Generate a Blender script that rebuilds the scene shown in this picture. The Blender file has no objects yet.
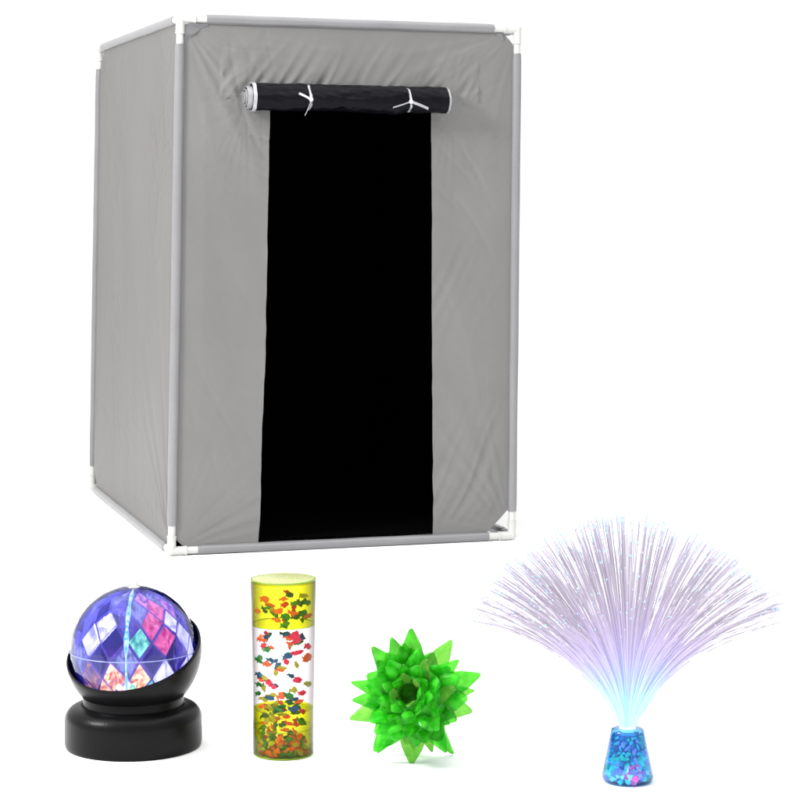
import bpy, bmesh, math, random
from mathutils import Vector, Matrix, noise

random.seed(11)
sc = bpy.context.scene
COL = sc.collection
PI = math.pi

# ------------------------------------------------------------------ camera
CAM_H = 0.645
F = 2180.0            # focal length in photo pixels (800 px wide)
HOR = 207.0           # horizon row of the photograph
cam = bpy.data.cameras.new('camera')
cam.sensor_width = 36.0
cam.lens = F / 800.0 * 36.0
cam.shift_y = -(400.0 - HOR) / 800.0
cam.clip_start = 0.05
cam.clip_end = 500
camo = bpy.data.objects.new('camera', cam)
COL.objects.link(camo)
camo.location = (0, 0, CAM_H)
camo.rotation_euler = (PI / 2, 0, 0)
sc.camera = camo


def ground(px, py, z=0.0):
    """point of the plane at height z seen at photo pixel px, py"""
    d = (CAM_H - z) * F / (py - HOR)
    return Vector(((px - 400) / F * d, d, z))


def zat(py, d):
    return CAM_H - (py - HOR) / F * d


# --------------------------------------------------------------- materials
def nodes_mat(name):
    m = bpy.data.materials.new(name)
    m.use_nodes = True
    nt = m.node_tree
    return m, nt, nt.nodes['Principled BSDF'], nt.nodes['Material Output']


def mat(name, col, rough=0.5, spec=0.5, metal=0.0, var=0.0, vscale=8.0, bump=0.0, bscale=60.0,
        emit=None, estr=0.0, trans=0.0, ior=1.45, aniso_scale=None, sheen=0.0, bdist=0.002):
    m, nt, p, out = nodes_mat(name)
    N, L = nt.nodes, nt.links
    p.inputs['Base Color'].default_value = (*col, 1)
    p.inputs['Roughness'].default_value = rough
    p.inputs['Specular IOR Level'].default_value = spec
    p.inputs['Metallic'].default_value = metal
    p.inputs['Transmission Weight'].default_value = trans
    p.inputs['IOR'].default_value = ior
    if sheen:
        p.inputs['Sheen Weight'].default_value = sheen
    if emit:
        p.inputs['Emission Color'].default_value = (*emit, 1)
        p.inputs['Emission Strength'].default_value = estr
    tc = N.new('ShaderNodeTexCoord')
    mp = N.new('ShaderNodeMapping')
    if aniso_scale:
        mp.inputs['Scale'].default_value = aniso_scale
    L.new(tc.outputs['Object'], mp.inputs['Vector'])
    if var:
        n = N.new('ShaderNodeTexNoise')
        n.inputs['Scale'].default_value = vscale
        n.inputs['Detail'].default_value = 5
        L.new(mp.outputs[0], n.inputs['Vector'])
        r = N.new('ShaderNodeValToRGB')
        r.color_ramp.elements[0].position = 0.3
        r.color_ramp.elements[1].position = 0.7
        r.color_ramp.elements[0].color = (*[c * (1 - var) for c in col], 1)
        r.color_ramp.elements[1].color = (*[min(1, c * (1 + var)) for c in col], 1)
        L.new(n.outputs['Fac'], r.inputs['Fac'])
        L.new(r.outputs['Color'], p.inputs['Base Color'])
    if bump:
        n2 = N.new('ShaderNodeTexNoise')
        n2.inputs['Scale'].default_value = bscale
        n2.inputs['Detail'].default_value = 6
        L.new(mp.outputs[0], n2.inputs['Vector'])
        b = N.new('ShaderNodeBump')
        b.inputs['Strength'].default_value = bump
        b.inputs['Distance'].default_value = bdist
        L.new(n2.outputs['Fac'], b.inputs['Height'])
        L.new(b.outputs['Normal'], p.inputs['Normal'])
    return m


def clear_mat(name, tint, edge=None, rough=0.03, diffuse=None, dfac=0.0, ior=1.45, gloss=(1, 1, 1), inner=False, blend=0.35):
    """thin clear plastic: tinted see-through body, fresnel gloss on top, optional milky share"""
    m = bpy.data.materials.new(name)
    m.use_nodes = True
    nt = m.node_tree
    N, L = nt.nodes, nt.links
    N.remove(N['Principled BSDF'])
    out = N['Material Output']
    tr = N.new('ShaderNodeBsdfTransparent')
    tr.inputs['Color'].default_value = (*tint, 1)
    if edge:
        lw = N.new('ShaderNodeLayerWeight')
        lw.inputs['Blend'].default_value = blend
        mx = N.new('ShaderNodeMix')
        mx.data_type = 'RGBA'
        mx.inputs['A'].default_value = (*tint, 1)
        mx.inputs['B'].default_value = (*edge, 1)
        L.new(lw.outputs['Facing'], mx.inputs['Factor'])
        L.new(mx.outputs['Result'], tr.inputs['Color'])
    body = tr.outputs[0]
    if diffuse:
        df = N.new('ShaderNodeBsdfDiffuse')
        df.inputs['Color'].default_value = (*diffuse, 1)
        tl = N.new('ShaderNodeBsdfTranslucent')
        tl.inputs['Color'].default_value = (*diffuse, 1)
        m1 = N.new('ShaderNodeMixShader')
        m1.inputs['Fac'].default_value = 0.5
        L.new(df.outputs[0], m1.inputs[1])
        L.new(tl.outputs[0], m1.inputs[2])
        m2 = N.new('ShaderNodeMixShader')
        m2.inputs['Fac'].default_value = dfac
        L.new(body, m2.inputs[1])
        L.new(m1.outputs[0], m2.inputs[2])
        body = m2.outputs[0]
    gl = N.new('ShaderNodeBsdfGlossy')
    gl.inputs['Roughness'].default_value = rough
    gl.inputs['Color'].default_value = (*gloss, 1)
    fr = N.new('ShaderNodeFresnel')
    fr.inputs['IOR'].default_value = ior
    ms = N.new('ShaderNodeMixShader')
    if inner:
        L.new(fr.outputs[0], ms.inputs['Fac'])
    else:                               # thin wall: no total internal reflection
        ge = N.new('ShaderNodeNewGeometry')
        mm = N.new('ShaderNodeMath')
        mm.operation = 'SUBTRACT'
        mm.inputs[0].default_value = 1.0
        L.new(ge.outputs['Backfacing'], mm.inputs[1])
        mu = N.new('ShaderNodeMath')
        mu.operation = 'MULTIPLY'
        L.new(fr.outputs[0], mu.inputs[0])
        L.new(mm.outputs[0], mu.inputs[1])
        L.new(mu.outputs[0], ms.inputs['Fac'])
    L.new(body, ms.inputs[1])
    L.new(gl.outputs[0], ms.inputs[2])
    L.new(ms.outputs[0], out.inputs['Surface'])
    return m


# ----------------------------------------------------------------- helpers
def thing(name, label, cat, loc):
    o = bpy.data.objects.new(name, None)
    COL.objects.link(o)
    o.location = loc
    o.empty_display_size = 0.05
    o['label'] = label
    o['category'] = cat
    return o


def part(name, bm, mats, parent, smooth=True, weld=False, label=None):
    """bm is in the parent thing's own coordinates"""
    if weld:
        bmesh.ops.remove_doubles(bm, verts=bm.verts, dist=1e-5)
    me = bpy.data.meshes.new(name)
    bm.to_mesh(me)
    bm.free()
    if smooth:
        me.polygons.foreach_set('use_smooth', [True] * len(me.polygons))
    for m in (mats if isinstance(mats, (list, tuple)) else [mats]):
        me.materials.append(m)
    o = bpy.data.objects.new(name, me)
    COL.objects.link(o)
    if parent is not None:
        o.parent = parent
    if label:
        o['label'] = label
    return o


def autosmooth(o, deg=35):
    me = o.data
    me.set_sharp_from_angle(angle=math.radians(deg))
    return o


def frame_at(t):
    t = t.normalized()
    a = Vector((0, 0, 1)) if abs(t.z) < 0.9 else Vector((1, 0, 0))
    x = a.cross(t).normalized()
    return x, t.cross(x).normalized()


def tube(bm, pts, rad, segs=16, caps=True, mi=0, jitter=None):
    rings = []
    n = len(pts)
    x = None
    for i, p in enumerate(pts):
        t = (pts[min(i + 1, n - 1)] - pts[max(i - 1, 0)]).normalized()
        if x is None:
            x, y = frame_at(t)
        else:
            x = (x - t * x.dot(t)).normalized()
            y = t.cross(x)
        r = rad[i] if isinstance(rad, (list, tuple)) else rad
        ring = []
        for k in range(segs):
            a = 2 * PI * k / segs
            rr = r * (jitter(i, a) if jitter else 1)
            ring.append(bm.verts.new(p + x * math.cos(a) * rr + y * math.sin(a) * rr))
        rings.append(ring)
    for i in range(n - 1):
        for k in range(segs):
            f = bm.faces.new((rings[i][k], rings[i][(k + 1) % segs], rings[i + 1][(k + 1) % segs], rings[i + 1][k]))
            f.material_index = mi
    if caps:
        bm.faces.new(list(reversed(rings[0]))).material_index = mi
        bm.faces.new(rings[-1]).material_index = mi
    return rings


def lathe(bm, prof, segs=64, M=None, mi=0):
    """prof = [(r, z), ...]; r = 0 closes to a point"""
    M = M or Matrix.Identity(4)
    rings = []
    for r, z in prof:
        if r < 1e-7:
            rings.append([bm.verts.new(M @ Vector((0, 0, z)))])
        else:
            rings.append([bm.verts.new(M @ Vector((r * math.cos(2 * PI * k / segs), r * math.sin(2 * PI * k / segs), z)))
                          for k in range(segs)])
    for a, b in zip(rings, rings[1:]):
        for k in range(segs):
            k2 = (k + 1) % segs
            if len(a) == 1 and len(b) == 1:
                continue
            if len(a) == 1:
                f = bm.faces.new((a[0], b[k2], b[k]))
            elif len(b) == 1:
                f = bm.faces.new((a[k], a[k2], b[0]))
            else:
                f = bm.faces.new((a[k], a[k2], b[k2], b[k]))
            f.material_index = mi
    bmesh.ops.recalc_face_normals(bm, faces=bm.faces)


def blob(bm, c, r, M=None, sub=1, mi=0):
    n0 = len(bm.faces)
    g = bmesh.ops.create_icosphere(bm, subdivisions=sub, radius=r, matrix=Matrix.Translation(c) @ (M or Matrix.Identity(4)))
    return g['verts']


def fbm(p, sc_):
    return noise.fractal(Vector(p) * sc_, 1.0, 2.0, 4)


# ------------------------------------------------------------------ ground
M_floor = mat('white studio floor', (0.94, 0.94, 0.94), rough=0.9, spec=0.1, var=0.01, vscale=0.7)
bm = bmesh.new()
bmesh.ops.create_grid(bm, x_segments=12, y_segments=12, size=40, matrix=Matrix.Translation((0, 20, 0)))
fl = part('floor', bm, M_floor, None, smooth=False)
fl['kind'] = 'structure'
fl['label'] = 'pure white seamless studio floor under all the objects'

# =================================================================== TENT
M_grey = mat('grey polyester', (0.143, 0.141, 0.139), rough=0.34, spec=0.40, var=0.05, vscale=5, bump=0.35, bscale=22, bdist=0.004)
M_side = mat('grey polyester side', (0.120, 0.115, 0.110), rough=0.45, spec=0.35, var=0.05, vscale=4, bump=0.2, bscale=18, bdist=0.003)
M_black = mat('black lining', (0.0009, 0.0009, 0.0011), rough=0.9, spec=0.02)
M_sleeve = mat('grey sleeve', (0.175, 0.175, 0.182), rough=0.24, spec=0.6, var=0.05, vscale=14, bump=0.3, bscale=70)
M_pvc = mat('white pvc', (0.46, 0.457, 0.44), rough=0.35, spec=0.45, var=0.02, vscale=20)
M_hem = mat('white hem tape', (0.34, 0.34, 0.36), rough=0.5, spec=0.4, bump=0.3, bscale=200)
M_rollb = mat('black rolled cloth', (0.0030, 0.0030, 0.0048), rough=0.26, spec=0.09, bump=1.0, bscale=26, bdist=0.006, aniso_scale=(0.5, 1, 1))
M_silver = mat('silver grey cloth', (0.26, 0.26, 0.27), rough=0.3, spec=0.7, bump=0.6, bscale=90)
M_ribbon = mat('white satin ribbon', (0.72, 0.72, 0.76), rough=0.35, spec=0.5)

PR = 0.0090           # sleeved pole radius
zb = PR


def corner(bx, by, tx, ty):
    b = ground(bx, by, zb)
    t = Vector(((tx - 400) / F * b.y, b.y, zat(ty, b.y)))
    return b, t


FLb, FLt = corner(171.5, 551, 180.3, 18.5)
FRb, FRt = corner(511.8, 535.3, 517.2, 29.5)
BLb, BLt = corner(92.8, 486.5, 100.0, 48.8)
BRb, BRt = FRb + BLb - FLb, FRt + BLt - FLt
mid = (FLb + FRb + BLb + BRb) / 4
tent = thing('play_tent', 'tall grey cloth sensory tent on a white pipe frame with rolled up black door', 'tent',
             (mid.x, mid.y, 0))
O = Vector((mid.x, mid.y, 0))
FLb, FLt, FRb, FRt, BLb, BLt, BRb, BRt = [v - O for v in (FLb, FLt, FRb, FRt, BLb, BLt, BRb, BRt)]
print('tent w', (FRb - FLb).length, 'd', (BLb - FLb).length, 'h', FLt.z,
      'angle', math.degrees((FRb - FLb).angle(BLb - FLb)))

# poles + sleeves
edges = [(FLb, FLt), (FRb, FRt), (BLb, BLt), (BRb, BRt),
         (FLt, FRt), (FRt, BRt), (BLt, BRt), (FLt, BLt),
         (FLb, FRb), (FRb, BRb), (BLb, BRb), (FLb, BLb)]
ei = 0
for a, b in edges:
    L_ = (b - a).length
    d = (b - a) / L_
    bm = bmesh.new()
    tube(bm, [a + d * 0.012, b - d * 0.012], 0.0070, 20)
    pole = part('frame_pole', bm, M_pvc, tent)
    autosmooth(pole)
    bm = bmesh.new()
    s0, s1 = 0.049, L_ - 0.049
    if abs(d.z) > 0.5:
        s0, s1 = 0.047, L_ - 0.047
    n = 60
    pts, rr = [], []
    for i in range(n + 1):
        s = s0 + (s1 - s0) * i / n
        sag = Vector((0, 0, 0))
        pts.append(a + d * s + sag)
        e = min(i, n - i)
        rr.append(PR * (1 + 0.02 * noise.noise(Vector((i * 0.35, ei * 7, 0)))) * (0.93 if e == 0 else 1))

    def jit(i, ang, k=ei):
        return 1 + 0.05 * noise.noise(Vector((math.cos(ang) * 1.3, math.sin(ang) * 1.3 + k * 9, i * 0.16)))
    tube(bm, pts, rr, 24, jitter=jit)
    sl = part('fabric_sleeve', bm, M_sleeve, pole)
    autosmooth(sl, 50)
    ei += 1

# corner fittings
for c, dirs in ((FLb, (FRb, BLb, FLt)), (FRb, (FLb, BRb, FRt)), (BLb, (FLb, BRb, BLt)), (BRb, (BLb, FRb, BRt)),
                (FLt, (FRt, BLt, FLb)), (FRt, (FLt, BRt, FRb)), (BLt, (FLt, BRt, BLb)), (BRt, (BLt, FRt, BRb))):
    bm = bmesh.new()
    blob(bm, c, 0.0087, sub=3)
    for q in dirs:
        d = (q - c).normalized()
        tube(bm, [c, c + d * 0.020, c + d * 0.0245, c + d * 0.0255, c + d * 0.028, c + d * 0.0282],
             [0.0083, 0.0083, 0.0084, 0.0089, 0.0089, 0.0072], 28)
    f = part('corner_fitting', bm, M_pvc, tent)
    autosmooth(f, 30)


# cloth panels --------------------------------------------------------------
def panel(name, A, B, Ct, Dt, outward, mo, cuts, holes=None, wr=1.0, seed=0.0, nu=(52, 100, 52), nv=(220, 40), thick=0.0016, lin=False):
    """A,B bottom corners, Ct,Dt the top ones above A and B. cuts: radii (bl, br, tr, tl) in metres"""
    W = (B - A).length
    H = (Ct - A).length
    bm = bmesh.new()

    def S(u, v):
        p = (A * (1 - u) + B * u) * (1 - v) + (Ct * (1 - u) + Dt * u) * v
        x, z = u * W, v * H
        e = min(x, W - x, z, H - z)
        ed = min(1, max(0, e) / 0.05)
        w = 0.0
        N3 = lambda a_, b_, c_: noise.noise(Vector((a_, b_, c_)))
        # pulls that fan out from the four corners
        for cx, cz, am in ((0, 0, 1.3), (W, 0, 1.6), (W, H, 0.8), (0, H, 2.0)):
            dx, dz = x - cx, z - cz
            r = math.hypot(dx, dz)
            if r > 1e-4:
                an = math.atan2(dz, dx)
                rg = 1 - abs(N3(an * 5.5, cx * 3 + seed, cz * 5)) * 2.2
                w += am * 0.0022 * rg * min(1, r / 0.08) * math.exp(-r / 0.20)
        # slack of the sheet, long vertical folds, small crumples
        w += 0.0034 * N3(x * 4.2 + seed, z * 1.7, 3.1)
        sx = x + 0.03 * N3(z * 4, seed, 0)
        w += (0.0016 if holes else 0.0004) * N3(sx * 15 + z * 2.5 + seed, z * 2.6, 1.7)
        for k, (fx, fz, am) in enumerate(((13, 3.5, 0.0009), (22, 6, 0.0010), (40, 12, 0.0009), (70, 24, 0.0004))):
            ca_ = 0.35 + 0.5 * k + 0.6 * N3(x * 1.5, z * 1.5, seed + k)
            xr, zr = x * math.cos(ca_) + z * math.sin(ca_), z * math.cos(ca_) - x * math.sin(ca_)
            qx, qz = xr * fx, zr * fz
            q_ = abs(N3(qx + seed * 3, qz, 9.3 + k))
            gate = max(0, N3(x * 4.5 + k * 7, z * 3.3, seed + 4 + k) + 0.05)
            w -= am * math.exp(-q_ / 0.04) * gate * 2.4
        if holes:
            du = min(abs(u - holes['l'](v)), abs(u - holes['r'](v))) * W
            if v < holes['top']:
                w += 0.0022 * N3(z * 30, u * 3, 5) * math.exp(-du / 0.022)
                # diagonal pulls right of the door
                if u > 0.7:
                    sl = x * 0.86 - z * 0.40
                    rg = 1 - abs(N3(sl * 40 + 0.8 * N3(x * 6, z * 6, 0), (x * .4 + z * .86) * 3, 6)) * 2.4
                    w += 0.0038 * rg * max(0, N3(x * 5, z * 4.5, 12) + 0.55) * max(0, 1 - z / 0.62) * min(1, max(0, (z - .015) / .05))
            # puckers above the roll, fanning from where it is sewn on
            rz = z - 0.885 * H
            if rz > -0.03 and 0.12 < u < 0.88:
                w += 0.0036 * (1 - 2 * abs(N3(x * 42 - rz * 26, rz * 8, 2))) * math.exp(-max(0, rz) / 0.04)
            for ex, sg_ in ((0.19 * W, -1), (0.80 * W, 1)):
                dx, dz = (x - ex) * sg_, z - 0.84 * H
                r = math.hypot(dx, dz)
                an = math.atan2(dz, dx)
                if r > 1e-4 and dx > -0.03:
                    w += 0.0022 * (1 - 2 * abs(N3(an * 7, ex * 9, 8))) * math.exp(-r / 0.07) * min(1, r / 0.03)
        return p + outward * (w * 1.15 + 0.003) * wr * ed

    def ul(v):
        z = v * H
        out = 0.0
        for r, zz in ((cuts[0], z), (cuts[3], H - z)):
            if r and zz < r:
                out = r * (1 - zz / r) if lin else r * (1 - (1 - (1 - zz / r) ** 2.0) ** 0.62)
        return out / W

    def ur(v):
        z = v * H
        out = 0.0
        for r, zz, ex in ((cuts[1], z, 1.0), (cuts[2], H - z, 0.6)):
            if r and zz < r:
                k = 1 - zz / r
                out = r * (k if ex == 1.0 else (1 - (1 - k ** 2.0) ** 0.62))
        return 1 - out / W

    def vlist(v0, v1, n, dense0, dense1):
        vs = [v0 + (v1 - v0) * i / n for i in range(n + 1)]
        ex = []
        if dense0:
            ex += [v0 + 0.065 / H * (i / 16) ** 2 for i in range(1, 16)]
        if dense1:
            ex += [v1 - 0.065 / H * (i / 16) ** 2 for i in range(1, 16)]
        return sorted(set(round(q, 6) for q in vs + ex))

    def patch(rows, fa, fb, n):
        g = [[bm.verts.new(S(fa(v) + (fb(v) - fa(v)) * j / n, v)) for j in range(n + 1)] for v in rows]
        for r0, r1 in zip(g, g[1:]):
            for j in range(n):
                bm.faces.new((r0[j], r0[j + 1], r1[j + 1], r1[j]))

    if holes:
        vd = holes['top']
        rows = vlist(0.0, vd, nv[0], True, False)
        patch(rows, ul, holes['l'], nu[0])
        patch(rows, holes['r'], ur, nu[2])
        rows = vlist(vd, 1.0, nv[1], False, True)
        dl, dr = holes['l'](vd), holes['r'](vd)
        patch(rows, ul, lambda v: dl, nu[0])
        patch(rows, lambda v: dl, lambda v: dr, nu[1])
        patch(rows, lambda v: dr, ur, nu[2])
    else:
        rows = vlist(0.0, 1.0, nv[0], True, True)
        patch(rows, ul, ur, sum(nu))
    bmesh.ops.remove_doubles(bm, verts=bm.verts, dist=2e-5)
    bmesh.ops.recalc_face_normals(bm, faces=bm.faces)
    bm.faces.ensure_lookup_table()
    if sum((f.normal.dot(outward) for f in bm.faces)) < 0:
        bmesh.ops.reverse_faces(bm, faces=bm.faces)
    bm.normal_update()
    # inner black lining, a sheet just inside, joined by a hem round every edge
    outer = list(bm.faces)
    be = [e for e in bm.edges if e.is_boundary]
    g = bmesh.ops.duplicate(bm, geom=list(bm.verts) + list(bm.edges) + outer)
    vm = g['vert_map']
    inner_faces = [e for e in g['geom'] if isinstance(e, bmesh.types.BMFace)]
    inner_verts = [e for e in g['geom'] if isinstance(e, bmesh.types.BMVert)]
    for v in inner_verts:
        v.co -= outward * thick
    for f in inner_faces:
        f.material_index = 1
    bmesh.ops.reverse_faces(bm, faces=inner_faces)
    for e in be:
        a_, b_ = e.verts
        try:
            f = bm.faces.new((a_, b_, vm[b_], vm[a_]))
            f.material_index = 0
        except Exception:
            pass
    o = part(name, bm, [mo, M_black], tent)
    autosmooth(o, 60)
    return o


def out_n(A, B, T):
    return (B - A).cross(T - A).normalized()


n_front = out_n(FLb, FRb, FLt)
if n_front.y > 0:
    n_front = -n_front
n_left = out_n(BLb, FLb, BLt)
if n_left.x > 0:
    n_left = -n_left

D_TOP = 0.872
wob = lambda v, s: 0.0035 * noise.noise(Vector((v * 7, s, 0))) + 0.0012 * noise.noise(Vector((v * 28, s, 3)))
hl = lambda v: 0.2449 + (0.2600 - 0.2449) * v / 0.84 + wob(v, 1.0) + 0.004 * math.sin(PI * min(1, v / .87))
hr = lambda v: 0.7590 + (0.7385 - 0.7590) * v / 0.84 - 0.3 * wob(v, 4.0)
nX = (FRb - FLb).normalized()
nY = (BLb - FLb).normalized()
ins = PR * 1.15
panel('front_panel', FLb, FRb, FLt, FRt, n_front, M_grey, (0.045, 0.060, 0.058, 0.050),
      holes={'l': hl, 'r': hr, 'top': D_TOP}, seed=1.0)
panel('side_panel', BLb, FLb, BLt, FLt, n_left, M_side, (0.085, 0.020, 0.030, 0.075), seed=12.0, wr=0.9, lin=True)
q1, q2 = -nX * ins, -nY * ins
panel('side_panel', FRb + q1, BRb + q1, FRt + q1, BRt + q1, -n_left, M_side, (0.150, 0, 0, 0.125), seed=22.0, wr=0.5, lin=True, nv=(80, 20), nu=(16, 30, 16))
panel('back_panel', BRb + q2, BLb + q2, BRt + q2, BLt + q2, -n_front, M_side, (0.0, 0.095, 0.085, 0.0), seed=32.0, wr=0.5, nv=(60, 20), nu=(10, 20, 10))
dz_ = Vector((0, 0, ins))
panel('roof_panel', FLt - dz_, FRt - dz_, BLt - dz_, BRt - dz_, Vector((0, 0, 1)), M_side, (0.03, 0.14, 0.0, 0.085), seed=42.0, wr=0.5, nv=(60, 20), nu=(16, 20, 16))
dz_ = Vector((0, 0, ins))
dz_ = dz_ + nY * 0.014
panel('floor_panel', FLb + dz_, FRb + dz_, BLb + dz_, BRb + dz_, Vector((0, 0, -1)), M_black, (0.03, 0.16, 0.0, 0.085), seed=52.0,
      wr=0.2, nv=(60, 20), nu=(16, 20, 16))

# loose cloth tabs at the two front upper corners
ux = (FRt - FLt).normalized()
uz = (FLt - FLb).normalized()


def tab(pts, lab):
    bm = bmesh.new()
    vs = [bm.verts.new(p) for p in pts]
    n_ = len(vs) // 2
    for i in range(n_ - 1):
        bm.faces.new((vs[i], vs[i + 1], vs[n_ + i + 1], vs[n_ + i]))
    bmesh.ops.solidify(bm, geom=bm.faces[:], thickness=0.0008)
    bmesh.ops.recalc_face_normals(bm, faces=bm.faces)
    part('corner_tab', bm, M_silver, tent, smooth=False, label=lab)


c = FLt + n_front * 0.002
tab([c + ux * 0.006 - uz * 0.054, c + ux * 0.007 - uz * 0.030 + n_front * 0.003, c + ux * 0.008 - uz * 0.010, c + ux * 0.022 - uz * 0.008 + n_front * 0.003, c + ux * 0.052 - uz * 0.008,
     c + ux * 0.010 - uz * 0.056, c + ux * 0.018 - uz * 0.036 - n_front * 0.001, c + ux * 0.027 - uz * 0.027 + n_front * 0.004, c + ux * 0.038 - uz * 0.018, c + ux * 0.053 - uz * 0.012],
    'crumpled silvery cloth tab by the left front corner')
c = FRt + n_front * 0.001
tab([c - ux * 0.046 - uz * 0.009, c - ux * 0.034 - uz * 0.009 + n_front * 0.003, c - ux * 0.024 - uz * 0.012,
     c - ux * 0.048 - uz * 0.014, c - ux * 0.036 - uz * 0.020, c - ux * 0.028 - uz * 0.024 + n_front * 0.002],
    'folded silvery cloth tab by the right front corner')

# rolled-up door ------------------------------------------------------------
rv = 0.8545
pL = (FLb * (1 - .195) + FRb * .195) * (1 - rv) + (FLt * (1 - .195) + FRt * .195) * rv + n_front * 0.0300
pR = (FLb * (1 - .768) + FRb * .768) * (1 - rv) + (FLt * (1 - .768) + FRt * .768) * rv + n_front * 0.0290
ra = (pR - pL).normalized()
RL = (pR - pL).length
RR = 0.0255
T1, T2 = 0.120, 0.320     # ribbon places along the roll
T1 = RL * 0.288
T2 = RL * 0.800


def roll_r(s, ang):
    r = RR * (1 + 0.16 * noise.noise(Vector((s * 9, math.cos(ang) * 1.2, math.sin(ang) * 1.2))))
    r *= 1 + 0.07 * noise.noise(Vector((s * 60, math.cos(ang) * 3, math.sin(ang) * 3)))
    for t in (T1, T2):
        r *= 1 - 0.14 * math.exp(-((s - t) / 0.007) ** 2)
    return r


xa, ya = frame_at(ra)
bm = bmesh.new()
NS = 180
rings = []
SEG = 56
for i in range(NS + 1):
    s = RL * i / NS
    rings.append([bm.verts.new(pL + ra * s + (xa * math.cos(2 * PI * k / SEG) + ya * math.sin(2 * PI * k / SEG)) * roll_r(s, 2 * PI * k / SEG))
                  for k in range(SEG)])
for a_, b_ in zip(rings, rings[1:]):
    for k in range(SEG):
        bm.faces.new((a_[k], a_[(k + 1) % SEG], b_[(k + 1) % SEG], b_[k]))
bm.faces.new(rings[0])
bm.faces.new(rings[-1])
bmesh.ops.recalc_face_normals(bm, faces=bm.faces)
roll = part('door_roll', bm, M_rollb, tent)
autosmooth(roll, 60)

# spiral of grey cloth layers sticking out of the left end and a little at the right
def spiral(base, dirn, r0, r1, turns, ext0, ext1, name, m_):
    bm = bmesh.new()
    n = int(turns * 40)
    cols = []
    for i in range(n + 1):
        t = i / n
        ang = turns * 2 * PI * t + 0.6
        r = r1 + (r0 - r1) * t
        e = ext1 + (ext0 - ext1) * t + 0.0008 * noise.noise(Vector((ang, 0, 0)))
        v = xa * math.cos(ang) + ya * math.sin(ang)
        cols.append([bm.verts.new(base + v * rr + dirn * ee) for rr, ee in ((r, -0.004), (r, e), (r - 0.0011, e), (r - 0.0011, -0.004))])
    for a_, b_ in zip(cols, cols[1:]):
        for k in range(3):
            bm.faces.new((a_[k], a_[k + 1], b_[k + 1], b_[k]))
    bm.faces.new(cols[0])
    bm.faces.new(cols[-1])
    bmesh.ops.recalc_face_normals(bm, faces=bm.faces)
    o = part(name, bm, m_, roll)
    autosmooth(o, 40)


spiral(pL, -ra, 0.0240, 0.008, 3, 0.008, 0.0165, 'cloth_spiral', M_silver)
spiral(pR, ra, 0.0245, 0.008, 4, 0.003, 0.001, 'cloth_spiral', M_silver)


def band(s, w, extra, name, m_):
    bm = bmesh.new()
    rings = []
    for ss, ex in ((s, -0.0015), (s, extra), (s + w, extra), (s + w, -0.0015)):
        rings.append([bm.verts.new(pL + ra * ss + (xa * math.cos(2 * PI * k / SEG) + ya * math.sin(2 * PI * k / SEG)) *
                                   (roll_r(min(max(ss, 0), RL), 2 * PI * k / SEG) + ex)) for k in range(SEG)])
    for i in range(4):
        a_, b_ = rings[i], rings[(i + 1) % 4]
        for k in range(SEG):
            bm.faces.new((a_[k], a_[(k + 1) % SEG], b_[(k + 1) % SEG], b_[k]))
    bmesh.ops.recalc_face_normals(bm, faces=bm.faces)
    o = part(name, bm, m_, roll)
    autosmooth(o, 40)
    return o


band(0.000, 0.0065, 0.0009, 'roll_hem', M_hem)
band(RL - 0.0035, 0.0075, -0.0006, 'roll_hem', M_silver)

# grey outer face of the door cloth running from the panel over the back of the roll
bm = bmesh.new()
prev = None
for i in range(61):
    s = RL * (0.02 + 0.95 * i / 60)
    wv = 0.0016 * noise.noise(Vector((s * 60, 2, 2)))
    p0 = pL + ra * s
    cur = [bm.verts.new(p0 + uz * (RR * 1.02 * math.sin(t) + wv) - n_front * (RR * 1.02 * math.cos(t) - 0.001))
           for t in (0.55, 0.8, 1.05, 1.3, 1.5)]
    if prev:
        for k in range(4):
            bm.faces.new((prev[k], prev[k + 1], cur[k + 1], cur[k]))
    prev = cur
bmesh.ops.solidify(bm, geom=bm.faces[:], thickness=0.0012)
bmesh.ops.recalc_face_normals(bm, faces=bm.faces)
part('door_flap_edge', bm, M_silver, roll)


# ribbons
def strip(pts, side, w, bm):
    pr = None
    for i, p in enumerate(pts):
        q = (bm.verts.new(p - side * w / 2), bm.verts.new(p + side * w / 2))
        if pr:
            bm.faces.new((pr[0], pr[1], q[1], q[0]))
        pr = q


for t, tails in ((T1, ((-0.024, 0.011, 0.0042), (-0.012, -0.030, 0.0016))), (T2, ((-0.036, -0.012, 0.0024), (0.034, -0.013, 0.0050)))):
    bm = bmesh.new()
    c0 = pL + ra * t
    pts = []
    for k in range(41):
        ang = 2 * PI * k / 40
        pts.append(c0 + (xa * math.cos(ang) + ya * math.sin(ang)) * (roll_r(t, ang) + 0.0007) + ra * 0.0022 * math.sin(ang * 2))
    strip(pts, ra, 0.0052, bm)
    kn = c0 + n_front * (RR * 0.93) - uz * 0.004
    fac = bm.faces[:]
    bmesh.ops.solidify(bm, geom=fac, thickness=0.0006)
    blob(bm, kn, 0.0042, sub=2)
    for dx, dz, w in tails:
        b2 = bmesh.new()
        pts = []
        ex = kn + ra * dx + uz * dz + n_front * 0.002
        for j in range(9):
            f = j / 8
            p = kn.lerp(ex, f) + n_front * (0.004 * math.sin(PI * f))
            pts.append(p)
        sd = (uz * dx - ra * dz).normalized()
        strip(pts, sd, w, b2)
        bmesh.ops.solidify(b2, geom=b2.faces[:], thickness=0.0006)
        tm = bpy.data.meshes.new('tmp')
        b2.to_mesh(tm)
        b2.free()
        bm.from_mesh(tm)
        bpy.data.meshes.remove(tm)
    bmesh.ops.recalc_face_normals(bm, faces=bm.faces)
    part('tie_ribbon', bm, M_ribbon, roll)

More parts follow.
